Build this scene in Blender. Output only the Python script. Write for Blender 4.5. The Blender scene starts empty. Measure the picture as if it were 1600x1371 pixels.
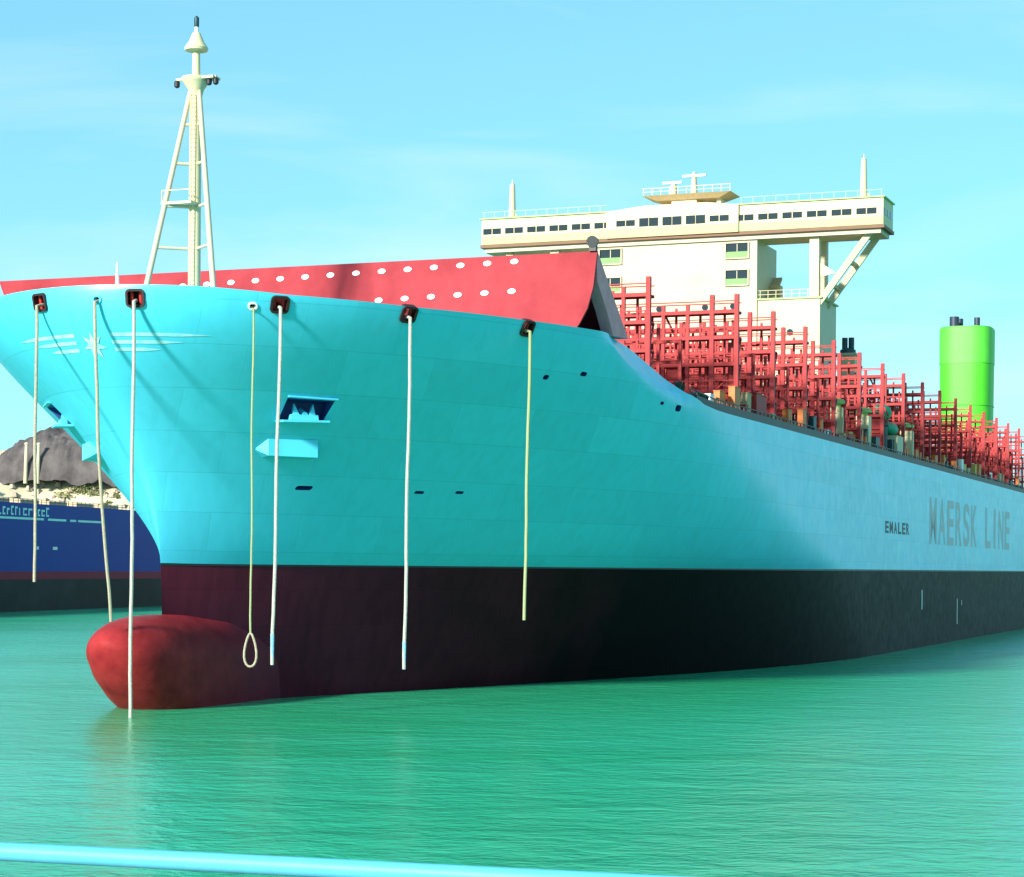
import bpy, bmesh, math, random
import numpy as np
from mathutils import Matrix, Vector, noise
random.seed(7)
R = math.radians
scene = bpy.context.scene
col = scene.collection

# ---------------------------------------------------------------- camera
EYE = 11.0
cam = bpy.data.cameras.new('camera')
cam.sensor_width = 36.0
cam.lens = 36.0 * 3230 / 1600
cam.shift_y = 200.5 / 1600
cam.clip_end = 20000
cam_o = bpy.data.objects.new('camera', cam)
cam_o.matrix_world = Matrix.Translation((0, 0, EYE)) @ Matrix.Rotation(R(90), 4, 'X') @ Matrix.Rotation(R(0.5), 4, 'Z')
col.objects.link(cam_o)
scene.camera = cam_o

# ---------------------------------------------------------------- light
SUN_EL, SUN_AZ = 22.0, 217.0        # azimuth of the sun, clockwise from +Y (north)
world = bpy.data.worlds.new('World'); scene.world = world; world.use_nodes = True
nt = world.node_tree; nt.nodes.clear()
def N(tree, t, **kw):
    n = tree.nodes.new(t)
    for k, v in kw.items(): setattr(n, k, v)
    return n
def lk(tree, a, ao, b, bi): tree.links.new(a.outputs[ao], b.inputs[bi])
w_out = N(nt, 'ShaderNodeOutputWorld'); w_bg = N(nt, 'ShaderNodeBackground')
sky = N(nt, 'ShaderNodeTexSky', sky_type='NISHITA', sun_disc=False)
sky.sun_elevation = R(SUN_EL); sky.sun_rotation = R(SUN_AZ)
sky.air_density = 0.8; sky.dust_density = 0.2; sky.ozone_density = 1.0; sky.altitude = 0
tint = N(nt, 'ShaderNodeMix', data_type='RGBA', blend_type='MULTIPLY')
tint.inputs[0].default_value = 1.0
tint.inputs[7].default_value = (.80, 1.66, 1.92, 1)
gam = N(nt, 'ShaderNodeGamma'); gam.inputs[1].default_value = 0.5
lk(nt, sky, 0, gam, 0); lk(nt, gam, 0, tint, 6)
# thin wispy cloud, laid out by direction all round the sky
tc = N(nt, 'ShaderNodeTexCoord'); mp = N(nt, 'ShaderNodeMapping'); mp.inputs['Scale'].default_value = (2.2, 2.2, 11)
mp.inputs['Rotation'].default_value = (0.0, 0.16, 0.3)
nz = N(nt, 'ShaderNodeTexNoise'); nz.inputs['Scale'].default_value = 1.6; nz.inputs['Detail'].default_value = 5; nz.inputs['Distortion'].default_value = 0.6
rp = N(nt, 'ShaderNodeMapRange'); rp.inputs[1].default_value = 0.46; rp.inputs[2].default_value = 0.80; rp.inputs[4].default_value = 0.6
lk(nt, tc, 'Generated', mp, 0); lk(nt, mp, 0, nz, 0); lk(nt, nz, 0, rp, 0)
cl = N(nt, 'ShaderNodeMix', data_type='RGBA'); cl.inputs[7].default_value = (3.4, 4.3, 4.4, 1)
lk(nt, rp, 0, cl, 0); lk(nt, tint, 2, cl, 6)
lk(nt, cl, 2, w_bg, 0); w_bg.inputs[1].default_value = 0.15
lk(nt, w_bg, 0, w_out, 0)

sun = bpy.data.lights.new('sun', 'SUN'); sun.energy = 5.0; sun.angle = R(6.0); sun.color = (1.0, 0.96, 0.88)
sun_o = bpy.data.objects.new('sun', sun); col.objects.link(sun_o)
to_sun = Vector((math.sin(R(SUN_AZ)) * math.cos(R(SUN_EL)), math.cos(R(SUN_AZ)) * math.cos(R(SUN_EL)), math.sin(R(SUN_EL))))
sun_o.rotation_euler = to_sun.to_track_quat('Z', 'Y').to_euler()

vs = scene.view_settings
vs.view_transform = 'Standard'; vs.look = 'None'; vs.gamma = 1; vs.use_curve_mapping = False
vs.exposure = 0.75

# ---------------------------------------------------------------- materials
MATS = {}
def material(name, c, rough=0.5, var=0.08, scale=0.6, stretch=(1, 1, 1), bump=0.0, bscale=4.0, spec=0.5, c2=None, lo=0.35, hi=0.7, metal=0.0):
    m = bpy.data.materials.new(name); m.use_nodes = True; t = m.node_tree
    p = t.nodes['Principled BSDF']
    p.inputs['Roughness'].default_value = rough; p.inputs['Specular IOR Level'].default_value = spec; p.inputs['Metallic'].default_value = metal
    co = N(t, 'ShaderNodeTexCoord'); mpn = N(t, 'ShaderNodeMapping'); mpn.inputs['Scale'].default_value = stretch
    no = N(t, 'ShaderNodeTexNoise'); no.inputs['Scale'].default_value = scale; no.inputs['Detail'].default_value = 6; no.inputs['Roughness'].default_value = .6
    mr = N(t, 'ShaderNodeMapRange'); mr.inputs[1].default_value = lo; mr.inputs[2].default_value = hi
    mx = N(t, 'ShaderNodeMix', data_type='RGBA')
    a = c; b_ = c2 if c2 else tuple(max(0, x * (1 - var * 2)) for x in c)
    mx.inputs[6].default_value = (*a, 1); mx.inputs[7].default_value = (*b_, 1)
    lk(t, co, 'Object', mpn, 0); lk(t, mpn, 0, no, 0); lk(t, no, 0, mr, 0); lk(t, mr, 0, mx, 0); lk(t, mx, 2, p, 'Base Color')
    if bump:
        n2 = N(t, 'ShaderNodeTexNoise'); n2.inputs['Scale'].default_value = bscale; n2.inputs['Detail'].default_value = 4
        bp = N(t, 'ShaderNodeBump'); bp.inputs['Strength'].default_value = bump; bp.inputs['Distance'].default_value = 0.1
        lk(t, mpn, 0, n2, 0); lk(t, n2, 0, bp, 'Height'); lk(t, bp, 0, p, 'Normal')
    MATS[name] = m
    return m

def hull_paint(name, c, c2, rough, plate=(11.0, 3.0), spec=.5):
    """ship plating: faint plates with welded seams, weather streaks running down"""
    m = bpy.data.materials.new(name); m.use_nodes = True; t = m.node_tree; p = t.nodes['Principled BSDF']
    p.inputs['Roughness'].default_value = rough; p.inputs['Specular IOR Level'].default_value = spec
    co = N(t, 'ShaderNodeTexCoord')
    sp = N(t, 'ShaderNodeSeparateXYZ'); lk(t, co, 'Object', sp, 0)
    ay = N(t, 'ShaderNodeMath', operation='ABSOLUTE'); lk(t, sp, 1, ay, 0)
    ad = N(t, 'ShaderNodeMath', operation='ADD'); lk(t, sp, 0, ad, 0); lk(t, ay, 0, ad, 1)
    cb = N(t, 'ShaderNodeCombineXYZ'); lk(t, ad, 0, cb, 0); lk(t, sp, 2, cb, 1)
    br = N(t, 'ShaderNodeTexBrick'); br.inputs['Scale'].default_value = 1.0
    br.inputs['Brick Width'].default_value = plate[0]; br.inputs['Row Height'].default_value = plate[1]; br.inputs['Mortar Size'].default_value = 0.035
    br.inputs['Mortar Smooth'].default_value = 0.6
    br.inputs['Color1'].default_value = (.90, .90, .90, 1); br.inputs['Color2'].default_value = (1, 1, 1, 1); br.inputs['Mortar'].default_value = (.78, .80, .80, 1)
    lk(t, cb, 0, br, 0)
    mpn = N(t, 'ShaderNodeMapping'); mpn.inputs['Scale'].default_value = (.9, .9, .045); lk(t, co, 'Object', mpn, 0)
    no = N(t, 'ShaderNodeTexNoise'); no.inputs['Scale'].default_value = 1.1; no.inputs['Detail'].default_value = 7; lk(t, mpn, 0, no, 0)
    mr = N(t, 'ShaderNodeMapRange'); mr.inputs[1].default_value = .42; mr.inputs[2].default_value = .72; lk(t, no, 0, mr, 0)
    mx = N(t, 'ShaderNodeMix', data_type='RGBA'); mx.inputs[6].default_value = (*c, 1); mx.inputs[7].default_value = (*c2, 1); lk(t, mr, 0, mx, 0)
    ml = N(t, 'ShaderNodeMix', data_type='RGBA', blend_type='MULTIPLY'); ml.inputs[0].default_value = 1; lk(t, mx, 2, ml, 6); lk(t, br, 0, ml, 7)
    lk(t, ml, 2, p, 'Base Color')
    n2 = N(t, 'ShaderNodeTexNoise'); n2.inputs['Scale'].default_value = .25; n2.inputs['Detail'].default_value = 2; lk(t, co, 'Object', n2, 0)
    bp = N(t, 'ShaderNodeBump'); bp.inputs['Strength'].default_value = .10; bp.inputs['Distance'].default_value = .08; lk(t, n2, 0, bp, 'Height')
    b2 = N(t, 'ShaderNodeBump', invert=True); b2.inputs['Strength'].default_value = .25; b2.inputs['Distance'].default_value = .02; lk(t, br, 'Fac', b2, 'Height'); lk(t, bp, 0, b2, 'Normal')
    lk(t, b2, 0, p, 'Normal')
    n3 = N(t, 'ShaderNodeTexNoise'); n3.inputs['Scale'].default_value = .8; n3.inputs['Detail'].default_value = 5; lk(t, co, 'Object', n3, 0)
    r3 = N(t, 'ShaderNodeMapRange'); r3.inputs[3].default_value = rough - .08; r3.inputs[4].default_value = rough + .12; lk(t, n3, 0, r3, 0); lk(t, r3, 0, p, 'Roughness')
    MATS[name] = m; return m

hull_paint('blue_paint', (.085, .63, .87), (.076, .585, .80), .34, spec=.5)
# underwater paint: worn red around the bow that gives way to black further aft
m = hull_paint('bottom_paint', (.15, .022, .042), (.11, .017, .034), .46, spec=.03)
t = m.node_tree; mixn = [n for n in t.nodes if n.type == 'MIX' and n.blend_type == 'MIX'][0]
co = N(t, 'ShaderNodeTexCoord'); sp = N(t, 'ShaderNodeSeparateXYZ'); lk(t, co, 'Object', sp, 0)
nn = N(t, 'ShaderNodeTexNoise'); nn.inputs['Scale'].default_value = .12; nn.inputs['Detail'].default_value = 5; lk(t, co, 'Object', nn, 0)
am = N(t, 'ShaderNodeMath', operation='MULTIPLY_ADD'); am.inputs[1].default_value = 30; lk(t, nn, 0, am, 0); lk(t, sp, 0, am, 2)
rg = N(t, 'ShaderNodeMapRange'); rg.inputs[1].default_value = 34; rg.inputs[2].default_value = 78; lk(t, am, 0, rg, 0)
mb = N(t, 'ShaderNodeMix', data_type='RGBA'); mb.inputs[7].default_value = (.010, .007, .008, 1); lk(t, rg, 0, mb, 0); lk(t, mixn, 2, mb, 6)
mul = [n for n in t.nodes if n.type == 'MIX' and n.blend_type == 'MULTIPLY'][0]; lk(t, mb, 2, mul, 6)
material('bulb_red', (.34, .030, .032), .5, scale=.6, c2=(.20, .014, .018), bump=.15, spec=.05)
def fade_to_shade(m, col2, x0, x1):
    t = m.node_tree; mixn = [n for n in t.nodes if n.type == 'MIX'][0]; p = t.nodes['Principled BSDF']
    co = N(t, 'ShaderNodeTexCoord'); sp = N(t, 'ShaderNodeSeparateXYZ'); lk(t, co, 'Object', sp, 0)
    nn = N(t, 'ShaderNodeTexNoise'); nn.inputs['Scale'].default_value = .35; nn.inputs['Detail'].default_value = 6; lk(t, co, 'Object', nn, 0)
    am = N(t, 'ShaderNodeMath', operation='MULTIPLY_ADD'); am.inputs[1].default_value = 9; lk(t, nn, 0, am, 0); lk(t, sp, 0, am, 2)
    rg = N(t, 'ShaderNodeMapRange'); rg.inputs[1].default_value = x0; rg.inputs[2].default_value = x1; lk(t, am, 0, rg, 0)
    mb = N(t, 'ShaderNodeMix', data_type='RGBA'); mb.inputs[7].default_value = (*col2, 1); lk(t, rg, 0, mb, 0); lk(t, mixn, 2, mb, 6); lk(t, mb, 2, p, 'Base Color')
fade_to_shade(MATS['bulb_red'], (.15, .022, .042), 13, 29)  # sunlit red nose and shaded maroon flank are put into the bulb's colour
material('breakwater_red', (.36, .032, .040), .6, spec=.15, scale=.35, c2=(.26, .017, .024), bump=.1, bscale=1.0)
material('frame_red', (.46, .036, .034), .55, spec=.25, scale=.7, c2=(.32, .022, .024))
material('hatch_red', (.44, .035, .035), .6, scale=.5, c2=(.30, .025, .03))
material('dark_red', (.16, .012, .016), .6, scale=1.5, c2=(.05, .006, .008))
material('emblem_white', (.50, .76, .80), .5, scale=1.2, c2=(.22, .66, .82))
material('maroon_black', (.03, .006, .008), .6)
material('cream', (.62, .54, .33), .5, spec=.2, scale=.3, c2=(.54, .46, .27), lo=.45, hi=.8)
material('cream_white', (.54, .47, .32), .5, spec=.2, scale=.25, c2=(.48, .41, .27), lo=.45, hi=.8)
material('brown_trim', (.18, .075, .03), .6)
material('pale_green', (.36, .52, .16), .5)
material('parapet_green', (.17, .34, .10), .6)
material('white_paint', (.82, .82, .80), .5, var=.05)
material('grey_plate', (.80, .32, .38), .7, spec=.1, scale=.8, c2=(.65, .25, .30))
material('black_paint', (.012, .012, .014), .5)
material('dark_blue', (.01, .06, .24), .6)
material('glass', (.010, .012, .014), .08, var=.0, spec=.8)
material('funnel_green', (.07, .52, .015), .5, scale=.5, c2=(.06, .46, .012), lo=.4, hi=.8)
material('funnel_light', (.09, .54, .04), .5, scale=.5, c2=(.08, .48, .03), lo=.4, hi=.8)
material('exhaust_dark', (.02, .03, .06), .5)
material('teal_dark', (.01, .05, .06), .5)
material('machine_green', (.01, .30, .16), .5)
material('orange', (.70, .17, .02), .55, scale=2)
material('yellow', (.62, .42, .07), .55, scale=2)
material('tan', (.52, .38, .20), .6, scale=2)
material('rope', (.44, .38, .28), .85, scale=6, c2=(.32, .26, .18), bump=.5, bscale=14)
material('rope_blue', (.25, .48, .66), .85, scale=6, bump=.5, bscale=14)
material('rope_green', (.30, .38, .19), .85, scale=6, c2=(.36, .33, .16), bump=.5, bscale=14)
material('rope_white', (.48, .48, .42), .85, scale=6, c2=(.38, .36, .30), bump=.5, bscale=14)
material('lettering_grey', (.40, .40, .44), .45, scale=.4, c2=(.20, .47, .58), lo=.48, hi=.85)
material('navy', (.005, .045, .28), .6, spec=.25, scale=.1, c2=(.008, .05, .30), stretch=(1, 1, .2))
material('ship_black', (.018, .018, .018), .65, spec=.25, scale=.1, c2=(.035, .034, .033))
material('ship_red', (.30, .02, .05), .6, spec=.2)
material('letter_green', (.45, .80, .76), .5)
material('sand', (.66, .57, .40), .95, scale=.05, c2=(.44, .38, .22), bump=.8, bscale=.4)
material('rock', (.55, .46, .34), .9, scale=.3, c2=(.24, .18, .13), bump=.6, bscale=1)
material('scrub', (.22, .25, .09), .8, scale=.2, c2=(.34, .31, .14))
material('shed_grey', (.055, .05, .055), .8, spec=.2, scale=.3, c2=(.10, .085, .085), stretch=(1, 1, .1))
material('shed_roof', (.075, .065, .07), .8, spec=.2, scale=.4, c2=(.11, .095, .09))
material('dark_rock', (.135, .115, .11), .95, spec=.2, scale=.18, c2=(.055, .046, .046), bump=.8, bscale=.9)
material('rail_paint', (.09, .44, .55), .5, spec=.3, scale=14, c2=(.08, .40, .50), bump=.02, bscale=60)
material('concrete', (.38, .37, .35), .85, scale=.6, c2=(.28, .27, .26), bump=.4)

def water_material():
    m = bpy.data.materials.new('sea_water'); m.use_nodes = True; t = m.node_tree; p = t.nodes['Principled BSDF']
    p.inputs['Roughness'].default_value = .20; p.inputs['IOR'].default_value = 1.33
    co = N(t, 'ShaderNodeTexCoord')
    m1 = N(t, 'ShaderNodeMapping'); m1.inputs['Scale'].default_value = (.012, .02, 1); lk(t, co, 'Object', m1, 0)
    n1 = N(t, 'ShaderNodeTexNoise'); n1.inputs['Scale'].default_value = 1; n1.inputs['Detail'].default_value = 6; n1.inputs['Distortion'].default_value = .8; lk(t, m1, 0, n1, 0)
    r1 = N(t, 'ShaderNodeMapRange'); r1.inputs[1].default_value = .35; r1.inputs[2].default_value = .68; lk(t, n1, 0, r1, 0)
    mx = N(t, 'ShaderNodeMix', data_type='RGBA'); mx.inputs[6].default_value = (.022, .35, .145, 1); mx.inputs[7].default_value = (.045, .46, .255, 1)
    lk(t, r1, 0, mx, 0); lk(t, mx, 2, p, 'Base Color')
    prev = None
    for sc, dist, st, stre in ((.10, .5, .5, (1, 1.7, 1)), (.42, .22, .75, (1, 1.4, 1)), (1.6, .085, .75, (1, 1.2, 1)), (6, .02, .5, (1, 1, 1))):
        m2 = N(t, 'ShaderNodeMapping'); m2.inputs['Scale'].default_value = stre; m2.inputs['Rotation'].default_value = (0, 0, .35); lk(t, co, 'Object', m2, 0)
        n2 = N(t, 'ShaderNodeTexNoise'); n2.inputs['Scale'].default_value = sc; n2.inputs['Detail'].default_value = 4; n2.inputs['Distortion'].default_value = .5; lk(t, m2, 0, n2, 0)
        b2 = N(t, 'ShaderNodeBump'); b2.inputs['Strength'].default_value = st; b2.inputs['Distance'].default_value = dist
        lk(t, n2, 0, b2, 'Height')
        if prev: lk(t, prev, 0, b2, 'Normal')
        prev = b2
    lk(t, prev, 0, p, 'Normal')
    MATS['sea_water'] = m
water_material()

# ---------------------------------------------------------------- mesh helpers
class MB:
    def __init__(s): s.v = []; s.f = []; s.smooth = set()
    def add(s, vs_, fs, smooth=False):
        o = len(s.v); s.v += [tuple(p) for p in vs_]
        for f in fs:
            if smooth: s.smooth.add(len(s.f))
            s.f.append([i + o for i in f])
        return s
    def hexa(s, p):          # 8 points: bottom 4 (ccw seen from above), top 4
        return s.add(p, [(3, 2, 1, 0), (4, 5, 6, 7), (0, 1, 5, 4), (1, 2, 6, 5), (2, 3, 7, 6), (3, 0, 4, 7)])
    def box(s, x0, x1, y0, y1, z0, z1):
        if x0 > x1: x0, x1 = x1, x0
        if y0 > y1: y0, y1 = y1, y0
        return s.hexa([(x0, y0, z0), (x1, y0, z0), (x1, y1, z0), (x0, y1, z0), (x0, y0, z1), (x1, y0, z1), (x1, y1, z1), (x0, y1, z1)])
    def tube(s, a, b, r0, r1=None, n=8, caps=True, smooth=True):
        a = Vector(a); b = Vector(b); r1 = r0 if r1 is None else r1
        d = (b - a).normalized(); x = d.orthogonal().normalized(); y = d.cross(x)
        vs_ = []
        for p, r in ((a, r0), (b, r1)):
            for k in range(n):
                t = 2 * math.pi * k / n; vs_.append(p + x * (r * math.cos(t)) + y * (r * math.sin(t)))
        s.add(vs_, [(k, (k + 1) % n, n + (k + 1) % n, n + k) for k in range(n)], smooth and n > 4)
        if caps: o = len(s.v) - 2 * n; s.f.append([o + k for k in range(n)][::-1]); s.f.append([o + n + k for k in range(n)])
        return s
    def bar(s, a, b, w):     # square bar
        return s.tube(a, b, w * .7071, n=4)
    def path(s, pts, r, n=8, closed=False):
        pts = [Vector(p) for p in pts]; m = len(pts); vs_ = []
        prev = None
        for i, p in enumerate(pts):
            q0 = pts[(i - 1) % m] if closed else pts[max(i - 1, 0)]; q1 = pts[(i + 1) % m] if closed else pts[min(i + 1, m - 1)]
            d = (q1 - q0).normalized()
            x = d.orthogonal().normalized() if prev is None else (prev - d * prev.dot(d)).normalized()
            prev = x; y = d.cross(x); rr = r[i] if isinstance(r, (list, tuple)) else r
            for k in range(n):
                t = 2 * math.pi * k / n; vs_.append(p + x * (rr * math.cos(t)) + y * (rr * math.sin(t)))
        fs = []
        for i in range(m if closed else m - 1):
            j = (i + 1) % m
            fs += [(i * n + k, i * n + (k + 1) % n, j * n + (k + 1) % n, j * n + k) for k in range(n)]
        if not closed: fs += [tuple(range(n))[::-1], tuple((m - 1) * n + k for k in range(n))]
        return s.add(vs_, fs, True)
    def lathe(s, c, prof, n=16):   # prof: (r, z) bottom to top
        vs_ = []
        for r, z in prof:
            for k in range(n):
                t = 2 * math.pi * k / n; vs_.append((c[0] + r * math.cos(t), c[1] + r * math.sin(t), c[2] + z))
        m = len(prof)
        fs = [(i * n + k, i * n + (k + 1) % n, (i + 1) * n + (k + 1) % n, (i + 1) * n + k) for i in range(m - 1) for k in range(n)]
        s.add(vs_, fs, True); o = len(s.v) - m * n
        s.f.append([o + k for k in range(n)][::-1]); s.f.append([o + (m - 1) * n + k for k in range(n)])
        return s
    def prism(s, poly, vec):       # planar polygon extruded by vec
        n = len(poly); a = [Vector(p) for p in poly]; b = [p + Vector(vec) for p in a]
        return s.add(a + b, [tuple(range(n))[::-1], tuple(range(n, 2 * n))] + [(k, (k + 1) % n, n + (k + 1) % n, n + k) for k in range(n)])
    def mesh(s, name, mat):
        me = bpy.data.meshes.new(name); me.from_pydata(s.v, [], s.f)
        if s.smooth:
            fl = np.zeros(len(s.f), dtype=bool); fl[list(s.smooth)] = True
            me.polygons.foreach_set('use_smooth', fl)
        bm = bmesh.new(); bm.from_mesh(me); bmesh.ops.recalc_face_normals(bm, faces=bm.faces); bm.to_mesh(me); bm.free()
        me.materials.append(MATS[mat]); me.update()
        if s.smooth: me.set_sharp_from_angle(angle=R(42))
        return me
    def build(s, name, mat, parent=None): return link(name, s.mesh(name, mat), parent)
def link(name, data, parent=None):
    o = bpy.data.objects.new(name, data); col.objects.link(o); o.parent = parent; return o
def tag(o, label=None, cat=None, group=None, kind=None):
    if label: o['label'] = label
    if cat: o['category'] = cat
    if group: o['group'] = group
    if kind: o['kind'] = kind
    return o
def root(name, loc=(0, 0, 0), rz=0):
    o = bpy.data.objects.new(name, None); o.location = loc; o.rotation_euler = (0, 0, rz); o.empty_display_size = 2; col.objects.link(o); return o

# ---------------------------------------------------------------- sea
mb = MB()
mb.add([(-6000, -400, 0), (6000, -400, 0), (6000, 9000, 0), (-6000, 9000, 0)], [(0, 1, 2, 3)])
tag(mb.build('sea', 'sea_water'), 'green rippled sea water around the ships', kind='structure')

# ================================================================ CONTAINER SHIP
# local axes: x = metres aft of the stem head, y = starboard (port is -y), z = above the water
AX = math.atan(1270 / 3230)
SHIP = (-31.1, 148.8)
ship = root('container_ship', (SHIP[0], SHIP[1], 0), R(90) - AX)
tag(ship, 'huge cyan container ship with red lashing bridges, cream wheelhouse and green funnel', 'ship')
def L(u, v, z): return (u, -v, z)                  # v = metres to port
def W(u, v, z):                                    # ship to world
    return (SHIP[0] + math.sin(AX) * u + math.cos(AX) * v, SHIP[1] + math.cos(AX) * u - math.sin(AX) * v, z)

PC = np.polyfit([-6, 0, 5, 11, 15, 20, 24, 27, 31], [12.3, 12, 11.5, 10.85, 10.3, 7.8, 3.3, 2.0, 0], 5)
def us(z): return float(np.polyval(PC, z))
def hshape(z):
    if z > 11:
        q = (z - 11) / 20; g = lambda p: ((q + .05) ** p - .05 ** p) / (1.05 ** p - .05 ** p)
        return 110 - 57 * g(.5), 1 - .5 * g(.75)
    k = (11 - z) / 11; return 110 + 15 * k, 1 + .35 * k
def hb(u, z):
    Ln, e = hshape(z); t_ = min(max((u - us(z)) / Ln, 0), 1)
    return 29.5 * (1 - (1 - t_) ** 2) ** e
def htop(u): return float(np.interp(u, [0, 2, 6, 14, 25, 38, 41, 44, 46.5, 50.3, 53.3, 57, 62], [31, 30.9, 30.55, 30.4, 30.45, 30.6, 30.55, 30.2, 29.7, 28.3, 27.2, 26.3, 26]))
def hknuck(u): return min(htop(u) - .4, float(np.interp(u, [0, 35, 37, 41, 47, 54, 60], [31, 30.2, 29.6, 28.2, 26.9, 25.9, 25.5])))
def hull_side(u, z, un):
    """half breadth with the knuckle near the forecastle break, un = station"""
    zk = hknuck(un)
    if z <= zk: return hb(u, z)
    k = float(np.interp(un, [35, 38.5, 52, 57], [0, .55, .55, 0]))
    return hb(u, z) * (1 - min(1, k * 5)) + min(1, k * 5) * (hb(u, zk) - k * (z - zk)) if k > 0 else hb(u, z)

offs = [0, .015, .05, .1, .18, .3, .45, .65, .9, 1.2, 1.6, 2.1, 2.7, 3.4, 4.2, 5.1, 6.1, 7.2, 8.4, 9.7, 11]
while offs[-1] < 60: offs.append(offs[-1] + 1.25)
while offs[-1] < 130: offs.append(offs[-1] + 4)
while offs[-1] < 380: offs.append(offs[-1] + 16)
def hull_mesh(rows_of, cap_rows=True):
    """rows_of(un) -> list of z; returns closed MB"""
    mbh = MB(); P = []; S = []
    nr = len(rows_of(0))
    for i, d in enumerate(offs):
        pr = []; sr = []
        for j in range(nr):
            z = rows_of(d)[j]; u = us(z) + d * (395 - us(z)) / 395
            b_ = 0 if i == 0 else hull_side(u, z, u)
            pr.append(len(mbh.v)); mbh.v.append(L(u, b_, z))
            if i == 0: sr.append(pr[-1])
            else: sr.append(len(mbh.v)); mbh.v.append(L(u, -b_, z))
        P.append(pr); S.append(sr)
    n = len(offs)
    for i in range(n - 1):
        for j in range(nr - 1):
            for G, fl in ((P, 0), (S, 1)):
                q = [G[i][j], G[i + 1][j], G[i + 1][j + 1], G[i][j + 1]]
                if i == 0 and False: pass
                mbh.smooth.add(len(mbh.f)); mbh.f.append(q[::-1] if fl else q)
        for j, fl in ((0, 1), (nr - 1, 0)):
            q = [P[i][j], P[i + 1][j], S[i + 1][j], S[i][j]]
            q2 = []
            for k in q:
                if k not in q2: q2.append(k)
            mbh.f.append(q2[::-1] if fl else q2)
    mbh.f.append([P[-1][j] for j in range(nr)] + [S[-1][j] for j in range(nr)][::-1])
    return mbh
def top_rows(u):
    zk = hknuck(u); zt = htop(u)
    return [11 + (zk - 11) * k / 30 for k in range(31)] + [zk + (zt - zk) * k / 4 for k in range(1, 5)]
topside = hull_mesh(top_rows).build('hull', 'blue_paint', ship)
topside['label'] = 'cyan painted topsides with flared bow'
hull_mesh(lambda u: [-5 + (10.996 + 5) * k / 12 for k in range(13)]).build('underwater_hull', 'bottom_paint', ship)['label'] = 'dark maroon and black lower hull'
# dark line at the paint edge
mbx = MB()
for s_ in (1, -1):
    for i in range(len(offs) - 1):
        pts = []
        for d in (offs[i], offs[i + 1]):
            u = us(11) + d * (395 - us(11)) / 395; pts.append((u, s_ * (hb(u, 11) + .012)))
        mbx.add([L(*pts[0], 10.86), L(*pts[1], 10.86), L(*pts[1], 11.06), L(*pts[0], 11.06)], [(0, 1, 2, 3)])
mbx.build('boot_stripe', 'black_paint', ship)

def frame_at(u, s_, z):
    """outward unit normal, aft tangent and up tangent of the hull side, in local axes"""
    e = .05
    p = lambda a, c: Vector(L(a, s_ * hb(a, c), c))
    du = (p(u + e, z) - p(u - e, z)).normalized(); dz = (p(u, z + e) - p(u, z - e)).normalized()
    n = du.cross(dz).normalized()
    if n.dot(Vector(L(0, s_, 0)) + Vector((-.8, 0, 0))) < 0: n = -n
    up = (Vector((0, 0, 1)) - n * n.z).normalized()
    return p(u, z), n, up.cross(n).normalized(), up

def rounded(w, h, r, n=4):
    pts = []
    for cx, cy, a0 in ((w / 2 - r, h / 2 - r, 0), (-w / 2 + r, h / 2 - r, 90), (-w / 2 + r, -h / 2 + r, 180), (w / 2 - r, -h / 2 + r, 270)):
        for k in range(n + 1):
            a = R(a0 + 90 * k / n); pts.append((cx + r * math.cos(a), cy + r * math.sin(a)))
    return pts
cutters = []
def cutter(poly, o, ex, ey, n, out, inn, mat):
    a = [o + ex * x + ey * y + n * out for x, y in poly]
    c = MB().prism(a, n * (-out - inn)).build('cutter', mat); c.parent = ship; cutters.append(c)
# fairleads along the forecastle, open through the plating, with a thick lip
FAIR = [(.65, 4.0, 1), (.65, 4.0, -1), (5.99, 12.96, 1), (5.99, 12.96, -1), (14.16, 19.43, 1), (25.28, 24.66, 1)]
def ring(o, ex, ey, n, w, h, r, lip, th, name, mat, parent):
    mbr = MB(); a = rounded(w, h, r); b_ = rounded(w + 2 * th, h + 2 * th, r + th); k = len(a)
    pts = [o + ex * x + ey * y + n * lip for x, y in a] + [o + ex * x + ey * y + n * lip for x, y in b_] + [o + ex * x + ey * y - n * .35 for x, y in b_] + [o + ex * x + ey * y - n * .35 for x, y in a]
    fs = []
    for q in range(4):
        q2 = (q + 1) % 4
        fs += [(q * k + i, q * k + (i + 1) % k, q2 * k + (i + 1) % k, q2 * k + i) for i in range(k)]
    return mbr.add(pts, fs).build(name, mat, parent)
lip_pos = {}
for u, v, s_ in FAIR:
    o, n, ex, ey = frame_at(u, s_, 30.0 if u < 2 else 29.85)
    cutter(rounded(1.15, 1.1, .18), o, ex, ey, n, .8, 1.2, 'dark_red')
    f = ring(o, ex, ey, n, 1.05, 1.0, .16, .14, .17, 'fairlead', 'maroon_black', ship)
    c_ = MB()
    for q in (-1, 1):     # vertical rollers inside the opening
        c_.tube(o + ex * (.33 * q) - ey * .5 - n * .35, o + ex * (.33 * q) + ey * .5 - n * .35, .14, n=10)
    c_.build('roller', 'frame_red', f)
# small chocks
for u, z, s_ in ((4.77, 29.65, 1), (.05, 29.95, 1)):
    o, n, ex, ey = frame_at(max(u, .12), s_, z)
    cutter(rounded(.5, .4, .15), o, ex, ey, n, .6, 1.0, 'teal_dark')
    ring(o, ex, ey, n, .46, .36, .15, .1, .12, 'chock', 'white_paint' if u > 1 else 'blue_paint', ship)
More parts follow.
